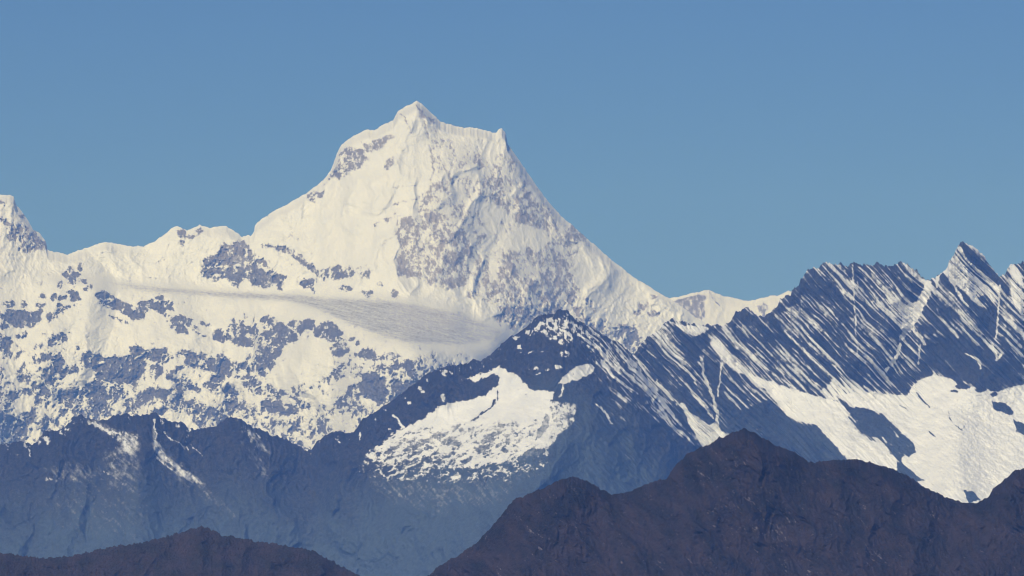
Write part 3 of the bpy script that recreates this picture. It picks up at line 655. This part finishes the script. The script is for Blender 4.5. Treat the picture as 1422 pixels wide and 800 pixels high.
central_crest = '''-300,560 -100,600 -50,610 0,617 15,616 30,612 45,617 52,613 60,600 72,597 84,599 92,590 100,581 110,576 118,578 127,583 140,584 150,583 157,577 170,576 190,577 200,576 216,573 225,580 237,586 250,586 262,594 272,597 285,595
 300,592 308,585 315,580 325,579 335,582 345,589 352,595 365,597 375,603 390,607 397,610 410,617 427,628 433,625 440,613 455,603 470,599 480,601 487,601 495,597 497,592 505,580 525,571 530,567 540,560 560,545 575,533 590,522
 600,515 625,508 645,505 661,499 667,502 680,495 695,480 705,470 718,463 728,456 738,450 742,443 755,437 770,434 779,428 788,432 797,440 810,448 830,460 850,472 865,480 880,495 900,525 930,560 960,595 975,620 1010,660 1100,730 1300,800 1600,850'''
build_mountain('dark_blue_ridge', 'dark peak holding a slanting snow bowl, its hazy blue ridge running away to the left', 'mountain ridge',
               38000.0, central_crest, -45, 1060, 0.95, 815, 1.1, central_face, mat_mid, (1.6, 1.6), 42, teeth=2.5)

# ------------------------------------------------------------------ 5. the brown ridge in front on the right
def front_face(X, Y, cr):
    F = Face(X, Y, m=0.13, amp=0.6, warp=2, seed=61)
    F.poly(.2, '980,620 1040,640 1080,700 1120,760 1180,800 1080,800 1040,740 990,700', .7, 30)
    F.stroke(.55, .7, '1032,641 1038,648', .5, .6); F.stroke(.4, .6, '1125,720 1130,745', .6); F.stroke(.35, .7, '710,705 725,725 745,745', .8); F.stroke(.4, .8, '1008,735 1030,750 1050,765', .8); F.stroke(.4, .8, '1200,755 1235,785', .8); F.blobs(.5, '750,762 3 2 740,752 2 1', .8)
    s, t = strata_coords(X, Y, 7)
    N = 1.3 * fbm(s / 2.4, t / 12, 3, 511, .65) + 1.1 * fbm(X / 3, Y / 3, 3, 521, .7) + .8 * fbm(s / 12, t / 40, 3, 523)
    Sn = F.resolve(N, 2.0)
    rel = np.zeros_like(X)
    for s_, h_, a_, b_ in (('1035,596 1010,660 960,740 940,820', 120, 90, 90), ('1035,596 1090,680 1150,760 1200,830', 70, 40, 60), ('790,662 760,720 720,800', 90, 60, 70), ('1185,638 1240,720 1300,800', 80, 60, 70),
                           ('1422,650 1380,720 1360,800', 110, 50, 60), ('895,673 880,740 860,800', 60, 50, 50)):
        rel += spur(X, Y, s_, h_, a_, b_)
    Xw = X + 10 * fbm(X / 40, Y / 40, 3, 531); Yw = Y + 10 * fbm(X / 40, Y / 40, 3, 537)
    rel += 42 * (ridged((Xw - .4 * Yw) / 60, Yw / 85, 5, 541, .5) - .35)
    rel += 14 * (ridged((Xw - .5 * Yw) / 12, Yw / 22, 4, 551, .55) - .35) + 4.5 * fbm(X / 3, Y / 3, 3, 561, .65)
    K = np.clip(0.35 + 1.1 * fbm((s) / 26, t / 50, 4, 571, .6) + .25 * sstep(640, 800, Y), 0, 1)
    return 1.0 + 0 * X, rel, Sn, K
build_mountain('brown_ridge', 'dark purple-brown scrub ridge across the lower right, in front of the ice field', 'hillside',
               15500.0, '''300,900 540,832 597,797 610,785 630,775 650,762 665,752 680,733 700,712 712,695 730,688 745,682 760,675 775,667 790,662 805,664 820,670 835,680 850,687 870,685 895,673 925,665 940,645 955,630 970,622 985,617 1000,607 1020,600
 1035,596 1048,601 1070,615 1100,627 1125,642 1150,640 1185,638 1210,642 1235,650 1260,660 1280,675 1300,685 1320,693 1345,698 1360,698 1372,690 1380,678 1395,665 1410,653 1422,650 1480,640 1600,600 1900,620 2300,700''',
               520, 1460, 1.0, 830, 1.0, front_face, mat_near, (2.2, 1.7), 62, teeth=2.0, rel_scale=0.65)

# ------------------------------------------------------------------ 6. the wooded hill at the lower left
def hill_face(X, Y, cr):
    N = fbm(X / 3, Y / 3, 3, 611, .65)
    Sn = sstep(0.2, 1.2, N) * .5
    rel = 30 * (ridged(X / 55, Y / 60, 4, 621) - .3) + 6 * np.abs(fbm(X / 6, Y / 5, 3, 631)) + 2.5 * fbm(X / 2.5, Y / 2.5, 2, 641)
    K = np.clip(.35 + 1.0 * fbm(X / 30, Y / 22, 4, 651, .6), 0, 1)
    return 1.3 + 0 * X, rel, Sn, K
build_mountain('wooded_hill', 'low rounded wooded brown hill at the lower left, nearest of all', 'hill',
               17500.0, '''-400,740 -60,765 0,768 30,772 60,775 100,772 130,765 160,758 190,755 220,748 250,740 270,733 280,731 290,735 310,744 340,748 360,753 370,752 380,755 410,760 435,765 460,778 480,790 500,800 560,832 800,960''',
               -45, 560, 1.0, 830, 1.0, hill_face, mat_near2, (1.6, 2.4), 82, rel_scale=1.0)

# ------------------------------------------------------------------ ground and air
m, nt, N, L = nodes_of('valley_floor')
out = N.new('ShaderNodeOutputMaterial'); bs = N.new('ShaderNodeBsdfPrincipled'); L.new(bs.outputs[0], out.inputs[0])
geo = N.new('ShaderNodeNewGeometry'); nz = N.new('ShaderNodeTexNoise'); nz.inputs['Scale'].default_value = 0.001; nz.inputs['Detail'].default_value = 8
rp = N.new('ShaderNodeValToRGB'); rp.color_ramp.elements[0].color = (0.03, 0.045, 0.02, 1); rp.color_ramp.elements[1].color = (0.10, 0.085, 0.055, 1)
L.new(geo.outputs['Position'], nz.inputs['Vector']); L.new(nz.outputs[0], rp.inputs[0]); L.new(rp.outputs[0], bs.inputs['Base Color'])
bs.inputs['Roughness'].default_value = 0.95
valley_mat = m

def mesh_obj(name, verts, faces, mat):
    me = bpy.data.meshes.new(name); me.from_pydata(verts, [], faces); me.update()
    if mat: me.materials.append(mat)
    ob = bpy.data.objects.new(name, me); scene.collection.objects.link(ob)
    return ob
G = 96000.0
gr = mesh_obj('ground', [(-G, -G, GROUND_Z), (G, -G, GROUND_Z), (G, G, GROUND_Z), (-G, G, GROUND_Z)], [(0, 1, 2, 3)], valley_mat)
gr['kind'] = 'structure'
# the hill the photograph is taken from
rr_ = 60; vv, ff = [], []
for j in range(rr_):
    for i in range(96):
        r = 4000.0 * (j / (rr_ - 1)) ** 1.3; a = i / 96 * 2 * math.pi
        x, y = r * math.cos(a), r * math.sin(a)
        z = GROUND_Z - 60 + (CAM_Z - 12 - GROUND_Z) * max(0.0, math.cos(min(r / 4000.0, 1) * math.pi / 2)) ** 1.2 - (40 if r > 30 else 0)
        z = min(z, CAM_Z - 14)
        vv.append((x, y - 60, z))
for j in range(rr_ - 1):
    for i in range(96):
        k = (i + 1) % 96
        ff.append((j * 96 + i, (j + 1) * 96 + i, (j + 1) * 96 + k, j * 96 + k))
vh = mesh_obj('viewpoint_hill', vv, ff, valley_mat); vh['kind'] = 'structure'

E = 98000.0; z0, z1 = GROUND_Z - 400.0, 7500.0
hz = mesh_obj('haze', [(-E, -E, z0), (E, -E, z0), (E, E, z0), (-E, E, z0), (-E, -E, z1), (E, -E, z1), (E, E, z1), (-E, E, z1)],
              [(0, 3, 2, 1), (4, 5, 6, 7), (0, 1, 5, 4), (1, 2, 6, 5), (2, 3, 7, 6), (3, 0, 4, 7)], None)
hm = bpy.data.materials.new('haze'); hm.use_nodes = True; hm.node_tree.nodes.clear()
ho = hm.node_tree.nodes.new('ShaderNodeOutputMaterial'); pv = hm.node_tree.nodes.new('ShaderNodeVolumePrincipled')
pv.inputs['Color'].default_value = HAZE_COLOR
pv.inputs['Absorption Color'].default_value = (1, 1, 1, 1)
pv.inputs['Density'].default_value = HAZE_DENSITY
pv.inputs['Anisotropy'].default_value = -0.2
hm.node_tree.links.new(pv.outputs[0], ho.inputs['Volume'])
hz.data.materials.append(hm); hz['kind'] = 'stuff'
